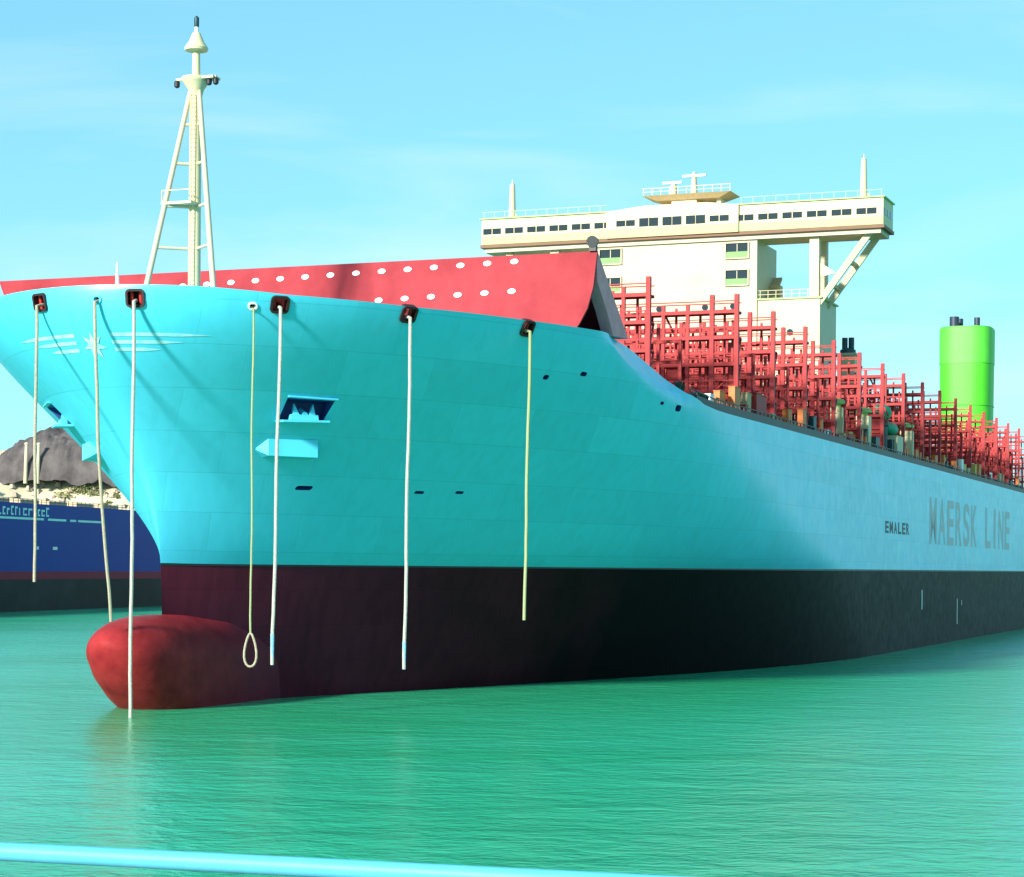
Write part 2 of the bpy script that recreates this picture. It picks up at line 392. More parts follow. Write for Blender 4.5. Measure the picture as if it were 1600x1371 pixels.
# small openings in the side plating
for u, z, w_, h_ in ((18.67, 17.07, 1.5, .45), (28.24, 17.04, 1.0, .3), (32.0, 17.16, .9, .3), (30.61, 26.46, .7, .45), (34.87, 27.06, .9, .4), (49.25, 25.7, .7, .3), (52.83, 25.5, 1.2, .6)):
    o, n, ex, ey = frame_at(u, 1, z)
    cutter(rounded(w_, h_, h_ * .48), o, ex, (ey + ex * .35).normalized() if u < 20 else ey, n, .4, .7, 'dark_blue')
# anchor pockets with bolsters, both bows
for s_ in (1, -1):
    tv = Vector(L(.77, .63 * s_, 0)); nv = Vector(L(-.63, .77 * s_, 0)); up = Vector((0, 0, 1))
    c0 = Vector(L(13.75, 11.05 * s_, 22.75))
    poly = [(-2.0, -.85), (1.7, -.75), (2.05, .8), (-1.9, .85)]
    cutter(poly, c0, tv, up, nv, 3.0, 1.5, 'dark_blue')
    # sill plate and frame bars that stand proud of the opening
    sill = MB().prism([c0 + tv * -2.15 + up * -.9 + nv * -.9, c0 + tv * -2.1 + up * -.95 + nv * .55, c0 + tv * 1.8 + up * -.85 + nv * .45, c0 + tv * 1.9 + up * -.8 + nv * -.9], up * .16)
    sill.build('pocket_sill', 'blue_paint', ship)
    hood = MB().prism([c0 + tv * -2.0 + up * .86 + nv * -.6, c0 + tv * -1.9 + up * .90 + nv * 1.18, c0 + tv * 2.2 + up * .84 + nv * 1.12, c0 + tv * 2.2 + up * .84 + nv * -.6], up * .12)
    hood.build('pocket_hood', 'blue_paint', ship)
    anc = MB()
    anc.tube(c0 + nv * -1.2 + up * .1, c0 + nv * -.2 + up * -.3, .22, n=10)
    anc.prism([c0 + tv * -1.25 + up * -.72 + nv * -.5, c0 + tv * 1.05 + up * -.72 + nv * -.5, c0 + tv * 1.0 + up * -.3 + nv * -.5, c0 + tv * -1.2 + up * -.3 + nv * -.5], nv * .5)
    for q_ in (-1, 1):
        anc.prism([c0 + tv * (q_ * .35 - .1) + up * -.4 + nv * -.4, c0 + tv * (q_ * .95 - .1) + up * -.4 + nv * -.4, c0 + tv * (q_ * .8 - .1) + up * .55 + nv * -.55], nv * .28)
    anc.build('anchor', 'blue_paint', ship)
    c1 = Vector(L(15.35, 8.75 * s_, 19.95))
    bol = MB(); sec = []
    for a, k in ((-2.75, .25), (-2.0, .95), (2.1, 1.0), (2.35, .6)):
        sec.append([c1 + tv * a + up * (.95 * k + .1) - nv * .9, c1 + tv * a + up * (.72 * k) + nv * (.95 * k - .15), c1 + tv * a + up * (-.62 * k) + nv * (1.0 * k - .2), c1 + tv * a + up * (-.8 * k) - nv * 1.6])
    for i in range(3):
        p = sec[i] + sec[i + 1]; bol.add(p, [(k, (k + 1) % 4, 4 + (k + 1) % 4, 4 + k) for k in range(4)])
    bol.add(sec[0], [(0, 1, 2, 3)]); bol.add(sec[3], [(0, 1, 2, 3)])
    bol.build('anchor_bolster', 'blue_paint', ship)

# cut the openings out of the plating
bpy.context.view_layer.update()
for c in cutters:
    md = topside.modifiers.new('cut', 'BOOLEAN'); md.operation = 'DIFFERENCE'; md.solver = 'EXACT'; md.object = c; md.material_mode = 'TRANSFER'
dg = bpy.context.evaluated_depsgraph_get(); dg.update()
cutmesh = bpy.data.meshes.new_from_object(topside.evaluated_get(dg), preserve_all_data_layers=True, depsgraph=dg)
topside.modifiers.clear()
if len(cutmesh.polygons) > 1000: topside.data = cutmesh
topside.data.set_sharp_from_angle(angle=R(28))
for c in cutters: bpy.data.objects.remove(c, do_unlink=True)

# bulbous bow
mbx = MB(); nb = 28; secs = []
for k in range(81):
    q = k / 80
    u = 2.9 + 27 * q ** 2.0
    r = max(0, 1 - (1 - min(1, (u - 2.9) / 6.5)) ** 2.3) ** .46
    fade = 1 - max(0, (u - 10.4) / 20) ** 1.4
    zt = 4.8 + 2.3 * r - 2.4 * (max(0, u - 12.5) / 14) ** 1.8
    hbr = 3.5 * r * (.75 + .25 * fade) if u < 12 else 3.5 * (.75 + .25 * fade) + max(0, hb(u, 2) * .15)
    zb = 4.8 - 11 * r
    ring_ = []
    for j in range(nb):
        a = 2 * math.pi * j / nb; cy = math.cos(a); sz = math.sin(a)
        zc = 4.8 - 1.2 * r; z = zc + ((zt - zc) * sz if sz > 0 else (zc - zb) * sz)
        dz = min(7, max(0, 5.4 - z)); rake = .15 * dz * dz * max(0, 1 - (u - 2.9) / 18)
        y_ = hbr * cy; uu = u + rake; k_ = min(1, abs(cy) * 2.5)
        if uu > 12.5:
            yh = hb(uu, min(max(z, -4), 8)) - .04; a_ = abs(y_); sm = .5 * (a_ + yh + math.sqrt((a_ - yh) ** 2 + .5)) - .12 - .035 * max(0, uu - 18)
            y_ = math.copysign(a_ + (sm - a_) * k_ * min(1, (uu - 12.5) / 4), cy)
        ring_.append(L(uu, y_, z))
    secs.append(ring_)
for i in range(len(secs) - 1):
    mbx.add(secs[i] + secs[i + 1], [(k, (k + 1) % nb, nb + (k + 1) % nb, nb + k) for k in range(nb)], True)
tip = Vector((0, 0, 0))
mbx.add(secs[0], [tuple(range(nb))], True)
bulb = mbx.build('bulbous_bow', 'bulb_red', ship); bulb['label'] = 'rounded red bulbous bow breaking the surface'
bmx = bmesh.new(); bmx.from_mesh(bulb.data); bmesh.ops.remove_doubles(bmx, verts=bmx.verts, dist=.002); bmesh.ops.recalc_face_normals(bmx, faces=bmx.faces); bmx.to_mesh(bulb.data); bmx.free()

# painted emblem on the stem: seven-pointed star between striped wings
def on_hull(v, z, off=.03):
    lo, hi = us(z), 40.0
    for _ in range(40):
        mid = (lo + hi) / 2
        if hb(mid, z) < abs(v): lo = mid
        else: hi = mid
    p = Vector(L(hi, v, z)); e = .15
    # outward direction from the neighbouring surface
    nrm = Vector((-1, -v * .25, -.35)).normalized()
    return p + nrm * off
star = MB(); pts = []
for k in range(14):
    a = math.pi / 2 + 2 * math.pi * k / 14; r = .95 if k % 2 == 0 else .40
    pts.append(on_hull(r * math.cos(a), 26.85 + r * math.sin(a), .05))
cpt = on_hull(0.02, 26.85, .06)
star.add([cpt] + pts, [(0, 1 + k, 1 + (k + 1) % 14) for k in range(14)])
star.build('emblem_star', 'emblem_white', ship)
for s_ in (1, -1):
    for zc, v0, v1 in ((27.55, 1.5, 8.1), (27.05, 1.5, 6.2), (26.55, 1.5, 4.6)):
        st = MB(); n_ = 24; rows = []
        for k in range(n_ + 1):
            v = v0 + (v1 - v0) * k / n_; h_ = .12 * min(1, (1 - k / n_) * 3 + .1)
            rows.append((on_hull(s_ * v, zc - h_), on_hull(s_ * v, zc + h_)))
        st.add([p for r_ in rows for p in r_], [(2 * k, 2 * k + 2, 2 * k + 3, 2 * k + 1) for k in range(n_)])
        st.build('emblem_stripe', 'emblem_white', ship)

# lettering on the flat port side
def letters(txt, u0, z0, h, width, mat, name, bold=0.0):
    for ch, k in zip(txt, range(len(txt))):
        if ch == ' ': continue
        cu = bpy.data.curves.new('t', 'FONT'); cu.body = ch; cu.size = 1; cu.offset = bold
        ob = bpy.data.objects.new('t', cu); col.objects.link(ob)
        d = bpy.context.evaluated_depsgraph_get(); me = bpy.data.meshes.new_from_object(ob.evaluated_get(d)); bpy.data.objects.remove(ob, do_unlink=True)
        xs = [v.co.x for v in me.vertices]; ys = [v.co.y for v in me.vertices]
        x0, x1 = min(xs), max(xs); y0, y1 = min(ys), max(ys); cell = width / len(txt); wl = cell * (.28 if ch == 'I' else .78)
        for v in me.vertices:
            fx = (v.co.x - x0) / (x1 - x0); fy = (v.co.y - y0) / (y1 - y0)
            v.co = L(u0 + cell * k + (cell - wl) / 2 + fx * wl, 29.515, z0 + fy * h)
        me.materials.clear(); me.materials.append(MATS[mat]); link(name, me, ship)
letters('MAERSK LINE', 176, 14.9, 6.9, 84, 'lettering_grey', 'letter', .02)
letters('EMALER', 143.8, 15.9, 1.6, 17.5, 'black_paint', 'small_letter', .035)
# draught marks
for u, z0, z1, w_ in ((170.9, 5.4, 8.2, .5), (201.6, 2.6, 6.6, .45), (206, 5.5, 6.3, .3)):
    MB().box(u, u + w_, -29.50, -29.53, z0, z1).build('draught_mark', 'white_paint', ship)

# ---------------------------------------------------------------- breakwater
BU = 32.0
def bw(v, z): return (BU + (z - 30.4) * .22, -v, z)
outline = [(26.2, 30.42), (26.55, 31.0), (27.1, 32.2), (27.45, 34.0), (27.55, 37.0)]
poly = [bw(v, z) for v, z in outline] + [bw(-v - (z - 30.42) * .52, z) for v, z in reversed(outline)]
brk = MB().prism(poly, (.25, 0, 0)).build('breakwater', 'breakwater_red', ship)
brk['label'] = 'red breakwater wall with rows of white ovals'
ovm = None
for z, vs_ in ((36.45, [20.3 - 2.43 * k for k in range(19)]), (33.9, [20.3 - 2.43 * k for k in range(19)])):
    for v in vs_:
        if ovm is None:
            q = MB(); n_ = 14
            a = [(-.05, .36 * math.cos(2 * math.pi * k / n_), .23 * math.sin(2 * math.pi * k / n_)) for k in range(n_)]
            q.prism(a, (.06, 0, 0)); ovm = q.mesh('sky_light_oval', 'white_paint')  # white colour stands in for sky light showing through drain holes
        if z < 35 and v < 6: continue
        o = link('sky_light_oval', ovm, brk); z_ = z - (20.3 - v) * .024; o.location = Vector(bw(v, z_)) + Vector((-.02, 0, 0)); o.rotation_euler = (0, math.atan(.22), 0)
# vertical seams (stiffener flats) on the plate
for k in range(9):
    v = -24.4 + 6.1 * k
    MB().add([bw(v - .05, 30.6), bw(v + .05, 30.6), bw(v + .05, 36.9), bw(v - .05, 36.9)], [(0, 1, 2, 3)])
# aft raking plates and their thick end flanges
for s_ in (1, -1):
    q = MB(); zt = 36.9; ut = BU + 1.65
    for v0, v1 in ((27.4, 26.4),):
        q.prism([L(ut + .05, s_ * v0, zt), L(ut + .55, s_ * v0, zt), L(42.2, s_ * v0, 30.7), L(38.2, s_ * v0, 30.55), L(36.6, s_ * v0, 32.3), L(ut + .3, s_ * v0, 34.6)], L(0, -s_ * (v0 - v1), 0))
    q.build('breakwater_brace', 'grey_plate', brk)
for v in (-18, -9, 0, 9, 18):
    MB().prism([L(BU + 1.9, v, 36.6), L(40.5, v, 30.5), L(38.6, v, 30.5), L(BU + 1.6, v, 35.2)], (0, .3, 0)).build('breakwater_brace', 'grey_plate', brk)
MB().add([L(BU + 1.7, 26.3, 36.7), L(41.2, 26.3, 30.6), L(41.2, -26.3, 30.6), L(BU + 1.7, -26.3, 36.7)], [(0, 1, 2, 3)]).build('breakwater_back', 'hatch_red', brk)
q = MB(); q.box(BU + 1.2, BU + 1.7, -26.9, -27.5, 37.0, 37.5); q.tube((BU + 1.1, -27.2, 37.75), (BU + 1.8, -27.2, 37.85), .5, .38, n=10)
q.build('floodlight', 'black_paint', brk)

# ---------------------------------------------------------------- foremast
MU = 15.8; zd = 30.3
mast = MB().tube(L(MU, 0, zd), L(MU, 0, 49.3), .50, .42, n=14)
mast.tube(L(MU, 0, 49.3), L(MU, 0, 53.0), .34, .28, n=12)
fm = mast.build('foremast', 'cream', ship); fm['label'] = 'cream tripod foremast with lamp platforms'
top_leg = 48.6
legs = {-1: (MU - 2.6, -3.4), 1: (MU - 2.6, 3.4)}
for s_ in (1, -1):
    lu, lv = legs[s_]
    MB().tube(L(lu, lv, zd), L(MU - .15, .35 * s_, top_leg), .24, .20, n=10).build('mast_leg', 'cream_white', fm)
def leg_at(s_, z):
    lu, lv = legs[s_]; f = (z - zd) / (top_leg - zd); return L(lu + (MU - .15 - lu) * f, lv + (.35 * s_ - lv) * f, z)
for z in (35.9, 39.2, 42.6, 45.7):
    for s_ in (1, -1):
        MB().tube(leg_at(s_, z), L(MU, 0, z), .13, n=8).build('mast_rung', 'cream_white', fm)
q = MB(); q.box(MU - 1.5, MU + .2, -.5, 2.2, 39.3, 39.5); q.bar((MU - 1.45, 2.15, 39.5), (MU - 1.45, 2.15, 40.4), .07); q.bar((MU - 1.45, -.45, 39.5), (MU - 1.45, -.45, 40.4), .07); q.bar((MU - 1.45, -.45, 40.4), (MU - 1.45, 2.15, 40.4), .07); q.build('mast_platform', 'cream', fm)
MB().lathe(L(MU, 0, 48.0), [(.5, 0), (.62, .5), (1.05, 1.1), (1.15, 1.25), (1.15, 1.45), (.5, 1.5)], 18).build('mast_platform', 'cream', fm)
MB().lathe(L(MU, 0, 51.5), [(.3, 0), (.9, .1), (.95, .3), (.6, .8), (.4, 1.3), (.3, 1.5)], 16).build('mast_platform', 'cream', fm)
MB().bar(L(MU - .3, -1.6, 49.35), L(MU - .3, 2.0, 49.35), .18).build('mast_yard', 'cream', fm)
MB().box(MU - .7, MU + .5, -1.9, -.6, 49.2, 49.4).build('mast_yard', 'cream', fm)
for v in (-1.55, 1.35, 1.95):
    MB().lathe(L(MU - .3, v, 48.7), [(.1, 0), (.22, .1), (.24, .45), (.12, .58)], 10).build('mast_lamp', 'black_paint', fm)
MB().tube(L(MU, 0, 52.9), L(MU, 0, 53.5), .2, .16, n=10).build('mast_lamp', 'white_paint', fm)
MB().lathe(L(MU, 0, 53.4), [(.14, 0), (.2, .15), (.2, .8), (.06, .95)], 12).build('mast_lamp', 'teal_dark', fm)
q = MB()
for s_ in (-.18, .18): q.bar(L(MU - .62, s_, zd), L(MU - .56, s_, 48.0), .05)
for k in range(50): q.bar(L(MU - .6, -.18, zd + .35 + k * .35), L(MU - .6, .18, zd + .35 + k * .35), .035)
q.build('mast_ladder', 'cream', fm)
# jackstaff on the bow and low bulwark posts
q = MB(); q.tube(L(6.5, -1.2, 30.5), L(6.5, -1.2, 33.6), .22, .08, n=8); q.tube(L(6.5, -1.2, 31.6), L(6.9, -2.4, 30.6), .08, n=6); q.build('jackstaff', 'white_paint', ship)

# ---------------------------------------------------------------- superstructure
SU = 147.7
def sb(u0, u1, v0, v1, z0, z1): return MB().box(u0, u1, -v0, -v1, z0, z1)
sup = sb(SU, 158.4, -12.9, 10.9, 25.9, 56.0)
sup.box(SU + .3, 158.0, 12.85, 20.0, 25.9, 47.7); sup.box(SU + .3, 158.0, -19.6, -10.85, 25.9, 47.7)
su = sup.build('superstructure', 'cream_white', ship); su['label'] = 'cream accommodation block under the wheelhouse'
def recess_window(v, z, w_=3.1, parent=su):
    # framed balcony opening: dark pane above a green parapet
    f = MB(); u = SU
    for a in ((v - w_ / 2 - .15, v + w_ / 2 + .15, z + 1.0, z + 1.16), (v - w_ / 2 - .15, v + w_ / 2 + .15, z - 1.16, z - 1.0), (v - w_ / 2 - .15, v - w_ / 2, z - 1.0, z + 1.0), (v + w_ / 2, v + w_ / 2 + .15, z - 1.0, z + 1.0)):
        f.box(u - .28, u + .05, -a[0], -a[1], a[2], a[3])
    o = f.build('window', 'cream_white', parent)
    sb(u - .05, u + .04, v - w_ / 2, v + w_ / 2, z - .15, z + 1.0).build('pane', 'glass', o)
    sb(u - .16, u + .04, v - w_ / 2, v + w_ / 2, z - 1.0, z - .15).build('parapet', 'parapet_green', o)
    for k in (0,): sb(u - .09, u - .05, v + k * w_ / 4 - .05, v + k * w_ / 4 + .05, z - .15, z + 1.0).build('mullion', 'cream_white', o)
for v, z in ((-10.2, 54.6), (-10.2, 50.6), (8.1, 54.6), (8.1, 50.9)): recess_window(v, z)
for v, z in ((3.6, 47.0), (7.6, 47.0), (15.5, 43.2), (15.5, 39.2), (-3, 47)):
    c_ = MB().tube(L(SU - .06 + (.3 if v > 11 else 0), v, z), L(SU + .05 + (.3 if v > 11 else 0), v, z), .45, n=14); c_.build('porthole', 'glass', su)
# deck edges and ladders on the inner side
for z in (47.7,):
    sb(SU + .1, 158.3, 10.9, 19.9, z + .003, z + .22).build('deck_edge', 'pale_green', su)
    q = MB()
    for v in np.arange(11.3, 18.2, 1.1): q.bar(L(SU + .35, v, z + .2), L(SU + .35, v, z + 1.3), .07)
    for zz in (.75, 1.3): q.bar(L(SU + .35, 11, z + zz), L(SU + .35, 18.2, z + zz), .06)
    q.build('handrail', 'cream', su)
q = MB(); q.prism([L(152, 10.92, 47.9), L(157, 10.92, 51.6), L(157, 10.92, 52.0), L(152, 10.92, 48.3)], L(0, 1.2, 0)); q.box(154.5, 156.2, -10.95, -12.4, 47.95, 50.6)
q.build('stair', 'tan', su)
# wing supports
for s_, vin, vout in ((1, 18.75, 26.2), (-1, -18.75, -26.2)):
    for u in (SU + .9, 153.2):
        sb(u - .55, u + .55, vin - .65, vin + .65, 47.7, 56.2).build('wing_post', 'cream_white', su)
        a = Vector(L(u, vin + .2 * s_, 46.6)); b_ = Vector(L(u, vout, 56.3))
        MB().bar(a, b_, .85).build('wing_strut', 'cream_white', su)
    for f in (.3, .62):
        p = Vector(L(0, vin + (vout - vin) * f, 46.6 + 9.7 * f)); MB().bar(p + Vector((SU + .9, 0, 0)), p + Vector((153.2, 0, 0)), .5).build('strut_tie', 'tan', su)
    q = MB(); q.prism([L(SU + .8, vin + .7 * s_, 52.6), L(SU + .8, vin + 2.9 * s_, 51.1), L(SU + .8, vin + .7 * s_, 50.6)], (.3, 0, 0)); q.build('gusset', 'cream', su)
# wheelhouse across the full beam
wh = MB()
wh.box(147.0, 153.6, 29.5, -28.3, 57.0, 60.7)
wh.hexa([L(146.6, -10.5, 57.003), L(158.4, -10.5, 57.003), L(158.4, 8.5, 57.003), L(146.6, 8.5, 57.003), L(146.6, -10.5, 60.72), L(158.4, -10.5, 60.72), L(158.4, 8.5, 60.72), L(146.6, 8.5, 60.72)])
wh.hexa([L(146.6, -10.5, 60.72), L(158.4, -10.5, 60.72), L(158.4, 8.5, 60.72), L(146.6, 8.5, 60.72), L(146.6, -5, 61.3), L(158.4, -5, 61.3), L(158.4, 4, 61.3), L(146.6, 4, 61.3)])
who = wh.build('wheelhouse', 'cream', ship); who['label'] = 'wide cream wheelhouse with bridge wings and a strip of windows'
MB().box(147.35, 153.2, 29.1, -27.9, 56.0, 56.62).build('wing_deck', 'cream_white', who)
MB().box(146.88, 153.75, 29.65, -28.45, 56.62, 57.06).build('trim_strip', 'brown_trim', who)
MB().box(146.75, 153.8, 29.75, -28.55, 60.7, 60.86).build('roof_edge', 'pale_green', who)
MB().box(146.53, 146.6, 10.4, -8.4, 57.1, 58.2).build('spray_panel', 'pale_green', who)
MB().box(146.93, 147.0, 29.4, -28.2, 57.1, 58.2).build('spray_panel', 'pale_green', who)['label'] = 'pale green lower panel below the windows'
wm = MB().box(-.06, .05, -.64, .64, -.40, .40).mesh('window', 'glass')
wm2 = MB().box(-.06, .05, -.66, .66, -.58, .58).mesh('window', 'glass')
k = 0
v = -28.6
while v < 27.8:
    centre = -9.2 < v < 7.4
    if centre:
        o = link('window', wm2 if -6 < v < 4 else wm, who); o.location = L(146.6, v, 59.0)
    else:
        o = link('window', wm, who); o.location = L(147.0, v, 58.95)
    k += 1
    v += 1.42 if k % 2 else 1.95
for v in (-29.5, 28.3):
    for u in (148.4, 150.2, 152): MB().box(u - .5, u + .5, -v - .05, -v + .05, 58.5, 59.4).build('window', 'glass', who)
# masts on the wings and the radar platform
for v, h_ in ((-26.0, 5.2), (25.0, 5.6)):
    q = MB(); q.tube(L(150, v, 60.8), L(150, v, 60.8 + h_), .55, .38, n=10); q.tube(L(150, v, 62.4), L(150, v + 1.3, 60.8), .12, n=6); q.tube(L(150, v, 63.6), L(151.6, v + .2, 60.8), .1, n=6); q.lathe(L(150, v, 60.8 + h_), [(.4, 0), (.4, .12), (.1, .2), (.08, .8)], 8)
    q.build('wing_mast', 'cream_white', who)
rm = MB(); rm.box(150.5, 153.5, 2.2, -1.4, 61.45, 62.5); rm.box(151, 153, -4.2, -4.8, 61.45, 62.6)
rmo = rm.build('radar_mast', 'cream', who)
MB().hexa([L(150.2, -4.2, 62.5), L(154, -4.2, 62.5), L(154, 4.8, 62.5), L(150.2, 4.8, 62.5), L(149.4, -6.2, 63.2), L(154.6, -6.2, 63.2), L(154.6, 6.6, 63.2), L(149.4, 6.6, 63.2)]).build('radar_platform', 'tan', rmo)
q = MB(); q.tube(L(152, .6, 63.2), L(152, .6, 66.6), .55, .28, n=10); q.tube(L(152, -2.4, 63.2), L(152, -2.4, 65.1), .6, .4, n=10); q.build('radar_post', 'cream_white', rmo)
MB().box(151.6, 152, 3.9, 1.1, 65.1, 65.4).build('radar_scanner', 'white_paint', rmo)
MB().box(151.6, 152, 1.0, -2.4, 65.9, 66.2).build('radar_scanner', 'white_paint', rmo)
q = MB()
for v in np.arange(-6, 6.7, 1.25): q.bar(L(149.5, v, 63.2), L(149.5, v, 64.2), .07)
q.bar(L(149.5, -6.2, 64.2), L(149.5, 6.6, 64.2), .08); q.bar(L(149.5, -6.2, 63.7), L(149.5, 6.6, 63.7), .06); q.build('handrail', 'cream', rmo)
for v0, v1 in ((-29.4, -10.6), (8.6, 28.2)):
    q = MB(); q.bar(L(147.1, v0, 61.75), L(147.1, v1, 61.75), .06)
    for v in np.arange(v0 + .2, v1, 1.6): q.bar(L(147.1, v, 60.85), L(147.1, v, 61.75), .06)
    q.build('handrail', 'pale_green', who)

# ---------------------------------------------------------------- lashing bridges
LB = [59.7 + 14.7 * k for k in range(17)]
def post_mesh(h, w=.42): return MB().box(-w / 2, w / 2, -w / 2, w / 2, 0, h).mesh('post', 'frame_red')
PM = {'tall': post_mesh(12.6, .44), 'mid': post_mesh(11.7, .34)}
made = 0
for k, u in enumerate(LB):
    vm = 23.6 if k == 0 else 28.2
    spans = [(-vm, vm)]
    if abs(u - 147.9) < 1: spans = [(21.4, vm)]
    zb = 26.0; q = MB(); posts = []
    for v0, v1 in spans:
        n_ = max(1, round((v1 - v0) / 2.52))
        for i in range(n_ + 1):
            v = v0 + (v1 - v0) * i / n_
            posts.append((v, 'tall' if i in (0, n_) or (k > 0 and i % 7 == 0) else 'mid'))
            # rear plane posts, set between the front ones
            if i < n_:
                for a_, h_ in ((.84, 37.0), (1.68, 35.6)): q.bar(L(u + 1.7, v + a_, zb), L(u + 1.7, v + a_, h_ + .6 * (i % 2)), .22)
        for j, z in enumerate((28.9, 31.6, 34.3, 36.9)):
            q.bar(L(u, v0, z), L(u, v1, z), .36); q.bar(L(u + 1.7, v0, z), L(u + 1.7, v1, z), .3)
            q.box(u + .2, u + 1.5, -v0, -v1, z + .02, z + .1)
            q.bar(L(u - .15, v0, z + 1.05), L(u - .15, v1, z + 1.05), .11); q.bar(L(u + 1.85, v0, z + 1.05), L(u + 1.85, v1, z + 1.05), .11)
            if j < 3: q.bar(L(u - .15, v0, z + .55), L(u - .15, v1, z + .55), .08)
        # end towers: diagonal bracing, ladder plates
        for ve, s_ in ((v1, 1), (v0, -1)):
            for z0 in (26.1, 28.9, 31.6):
                q.bar(L(u, ve, z0), L(u + 1.7, ve, z0 + 2.7), .16)
            q.box(u + .1, u + 1.6, -ve, -(ve - s_ * .9), 26.0, 28.7)
        rng_v = v1 - v0
        for f in (.12, .37, .63, .88):
            vv = v0 + rng_v * f
            q.bar(L(u + 1.7, vv - 1.2, 26.2), L(u + 1.7, vv + 1.3, 31.5), .2); q.bar(L(u + 1.7, vv + 1.3, 31.7), L(u + 1.7, vv - 1.2, 36.8), .2)
            q.box(u + .3, u + 1.4, -vv - .7, -vv + .7, 26.0, 31.6)
    lb = q.build('lashing_bridge', 'frame_red', ship)
    if made + len(posts) <= 300:
        for v, kind in posts:
            p = link('post', PM[kind], lb); p.location = L(u, v, zb); made += 1
    else:
        q = MB()
        for v, kind in posts: q.box(u - .21, u + .21, -v - .21, -v + .21, zb, zb + (12.6 if kind == 'tall' else 11.7))
        tag(q.build('posts', 'frame_red', lb), kind='stuff')
# half-height container stanchion frames in the middle of each bay
for k in range(16):
    u = 59.7 + 14.7 * k + 7.4
    if 140 < u < 160: continue
    vm = 24.5 if k == 0 else 28.0; q = MB(); n_ = 22
    for i in range(n_ + 1):
        v = -vm + 2 * vm * i / n_; q.bar(L(u, v, 26), L(u, v, 33.4 if i % 3 else 34.6), .3)
        if i % 2 == 0 and i < n_: q.bar(L(u, v, 28.7), L(u, v + 2 * vm / n_, 31.1), .12)
    for z in (28.5, 31.2, 33.2): q.bar(L(u, -vm, z), L(u, vm, z), .32)
    q.box(u + .2, u + .9, -vm, vm, 31.3, 31.38)
    q.build('stanchion_frame', 'frame_red', ship)
# hatch covers and coamings between them
hm = {}
for k in range(-1, 16):
    u = 59.7 + 14.7 * k
    if k == -1: u0, u1, vm = 47.0, 58.9, 20.5
    else: u0, u1, vm = u + 2.5, u + 14.0, (22.5 if k == 0 else 25.6)
    if u0 < 160 and u1 > 146.5: continue
    co_ = sb(u0, u1, -vm, vm, 25.9, 27.6).build('hatch_coaming', 'hatch_red', ship)
    for v0, v1 in ((-vm - .2, -vm / 3), (-vm / 3, vm / 3), (vm / 3, vm + .2)):
        sb(u0 - .2, u1 + .2, v0 + .06, v1 - .06, 27.6, 28.5).build('hatch_cover', 'hatch_red', co_)

# ---------------------------------------------------------------- deck edge: rails and gear along the port side
def edge(u): return hull_side(u, htop(u), u) - .25
q = MB(); u = 56.0; prev = None
while u < 292:
    v = edge(u); p = L(u, v, htop(u)); q.bar(p, L(u, v, htop(u) + 1.15), .10)
    if prev:
        for z in (.4, .78, 1.15): q.bar(L(prev[0], prev[1], htop(prev[0]) + z), L(u, v, htop(u) + z), .09)
    prev = (u, v); u += 1.6
q.build('deck_railing', 'black_paint', ship)
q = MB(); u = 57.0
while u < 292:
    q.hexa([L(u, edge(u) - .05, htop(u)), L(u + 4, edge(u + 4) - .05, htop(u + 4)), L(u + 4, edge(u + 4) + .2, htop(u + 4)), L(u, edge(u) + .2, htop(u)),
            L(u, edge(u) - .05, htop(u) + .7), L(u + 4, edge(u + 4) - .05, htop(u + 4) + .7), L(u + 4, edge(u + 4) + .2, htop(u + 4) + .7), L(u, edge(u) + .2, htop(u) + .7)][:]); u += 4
q.build('edge_shadow_strip', 'black_paint', ship)  # black strip painted in place of the shadow gap along the deck edge
kinds = [('deck_locker', c_) for c_ in ('orange', 'orange', 'orange', 'yellow', 'tan', 'frame_red', 'orange', 'white_paint', 'teal_dark')]
rnd = random.Random(3); u = 60.5
while u < 285:
    if min(abs(u - a) for a in LB) < 1.2: u += 1.5; continue
    name, mt_ = rnd.choice(kinds); w_ = rnd.uniform(.9, 2.6); h_ = rnd.uniform(1.3, 3.3); d_ = rnd.uniform(.5, .9)
    v = 28.3 + rnd.uniform(-.5, .4)
    g = sb(u, u + w_, v - d_, v, 26.0, 26.0 + h_); g.box(u - .05, u + w_ + .05, -v - .05, -v + d_ + .05, 26.0 + h_, 26.08 + h_)
    o = g.build(name, mt_, ship)
    if rnd.random() < .35:
        g = MB()
        for a in (.3, 1.1): g.lathe(L(u + w_ + a, 28.5, 26.0), [(.3, 0), (.24, .1), (.22, .6), (.34, .7), (.34, .85)], 10)
        g.build('bollard', 'black_paint', ship)
    u += w_ + rnd.uniform(.3, 1.5)
# bollards and fairlead at the forecastle break
for u in (54.6, 58.2, 60.0):
    g = MB(); v = edge(u) - .35
    for a in (0, .9): g.lathe(L(u + a, v, htop(u + a) - .05), [(.34, 0), (.28, .15), (.28, .9), (.42, 1.05), (.42, 1.25)], 10)
    g.build('bollard', 'black_paint', ship)
# vent towers aft of the accommodation
for u, v, w_, zt, pipes in ((165.8, 19.6, 1.25, 41.6, 2), (164.0, 16.4, 1.1, 41.9, 1)):
    g = sb(u - w_, u + w_, v - w_, v + w_, 25.9, zt); o = g.build('vent_tower', 'cream', ship)
    sb(u - w_ - .25, u + w_ + .25, v - w_ - .25, v + w_ + .25, zt, zt + .3).build('vent_cap', 'cream_white', o)
    g = MB(); g.lathe(L(u, v, zt + .3), [(1.15, 0), (1.15, .5), (.7, .8)], 12)
    for i in range(pipes): g.tube(L(u, v - .45 + .95 * i, zt + .5), L(u, v - .45 + .95 * i, zt + 2.6), .42, n=10)
    g.build('vent_head', 'teal_dark', o)
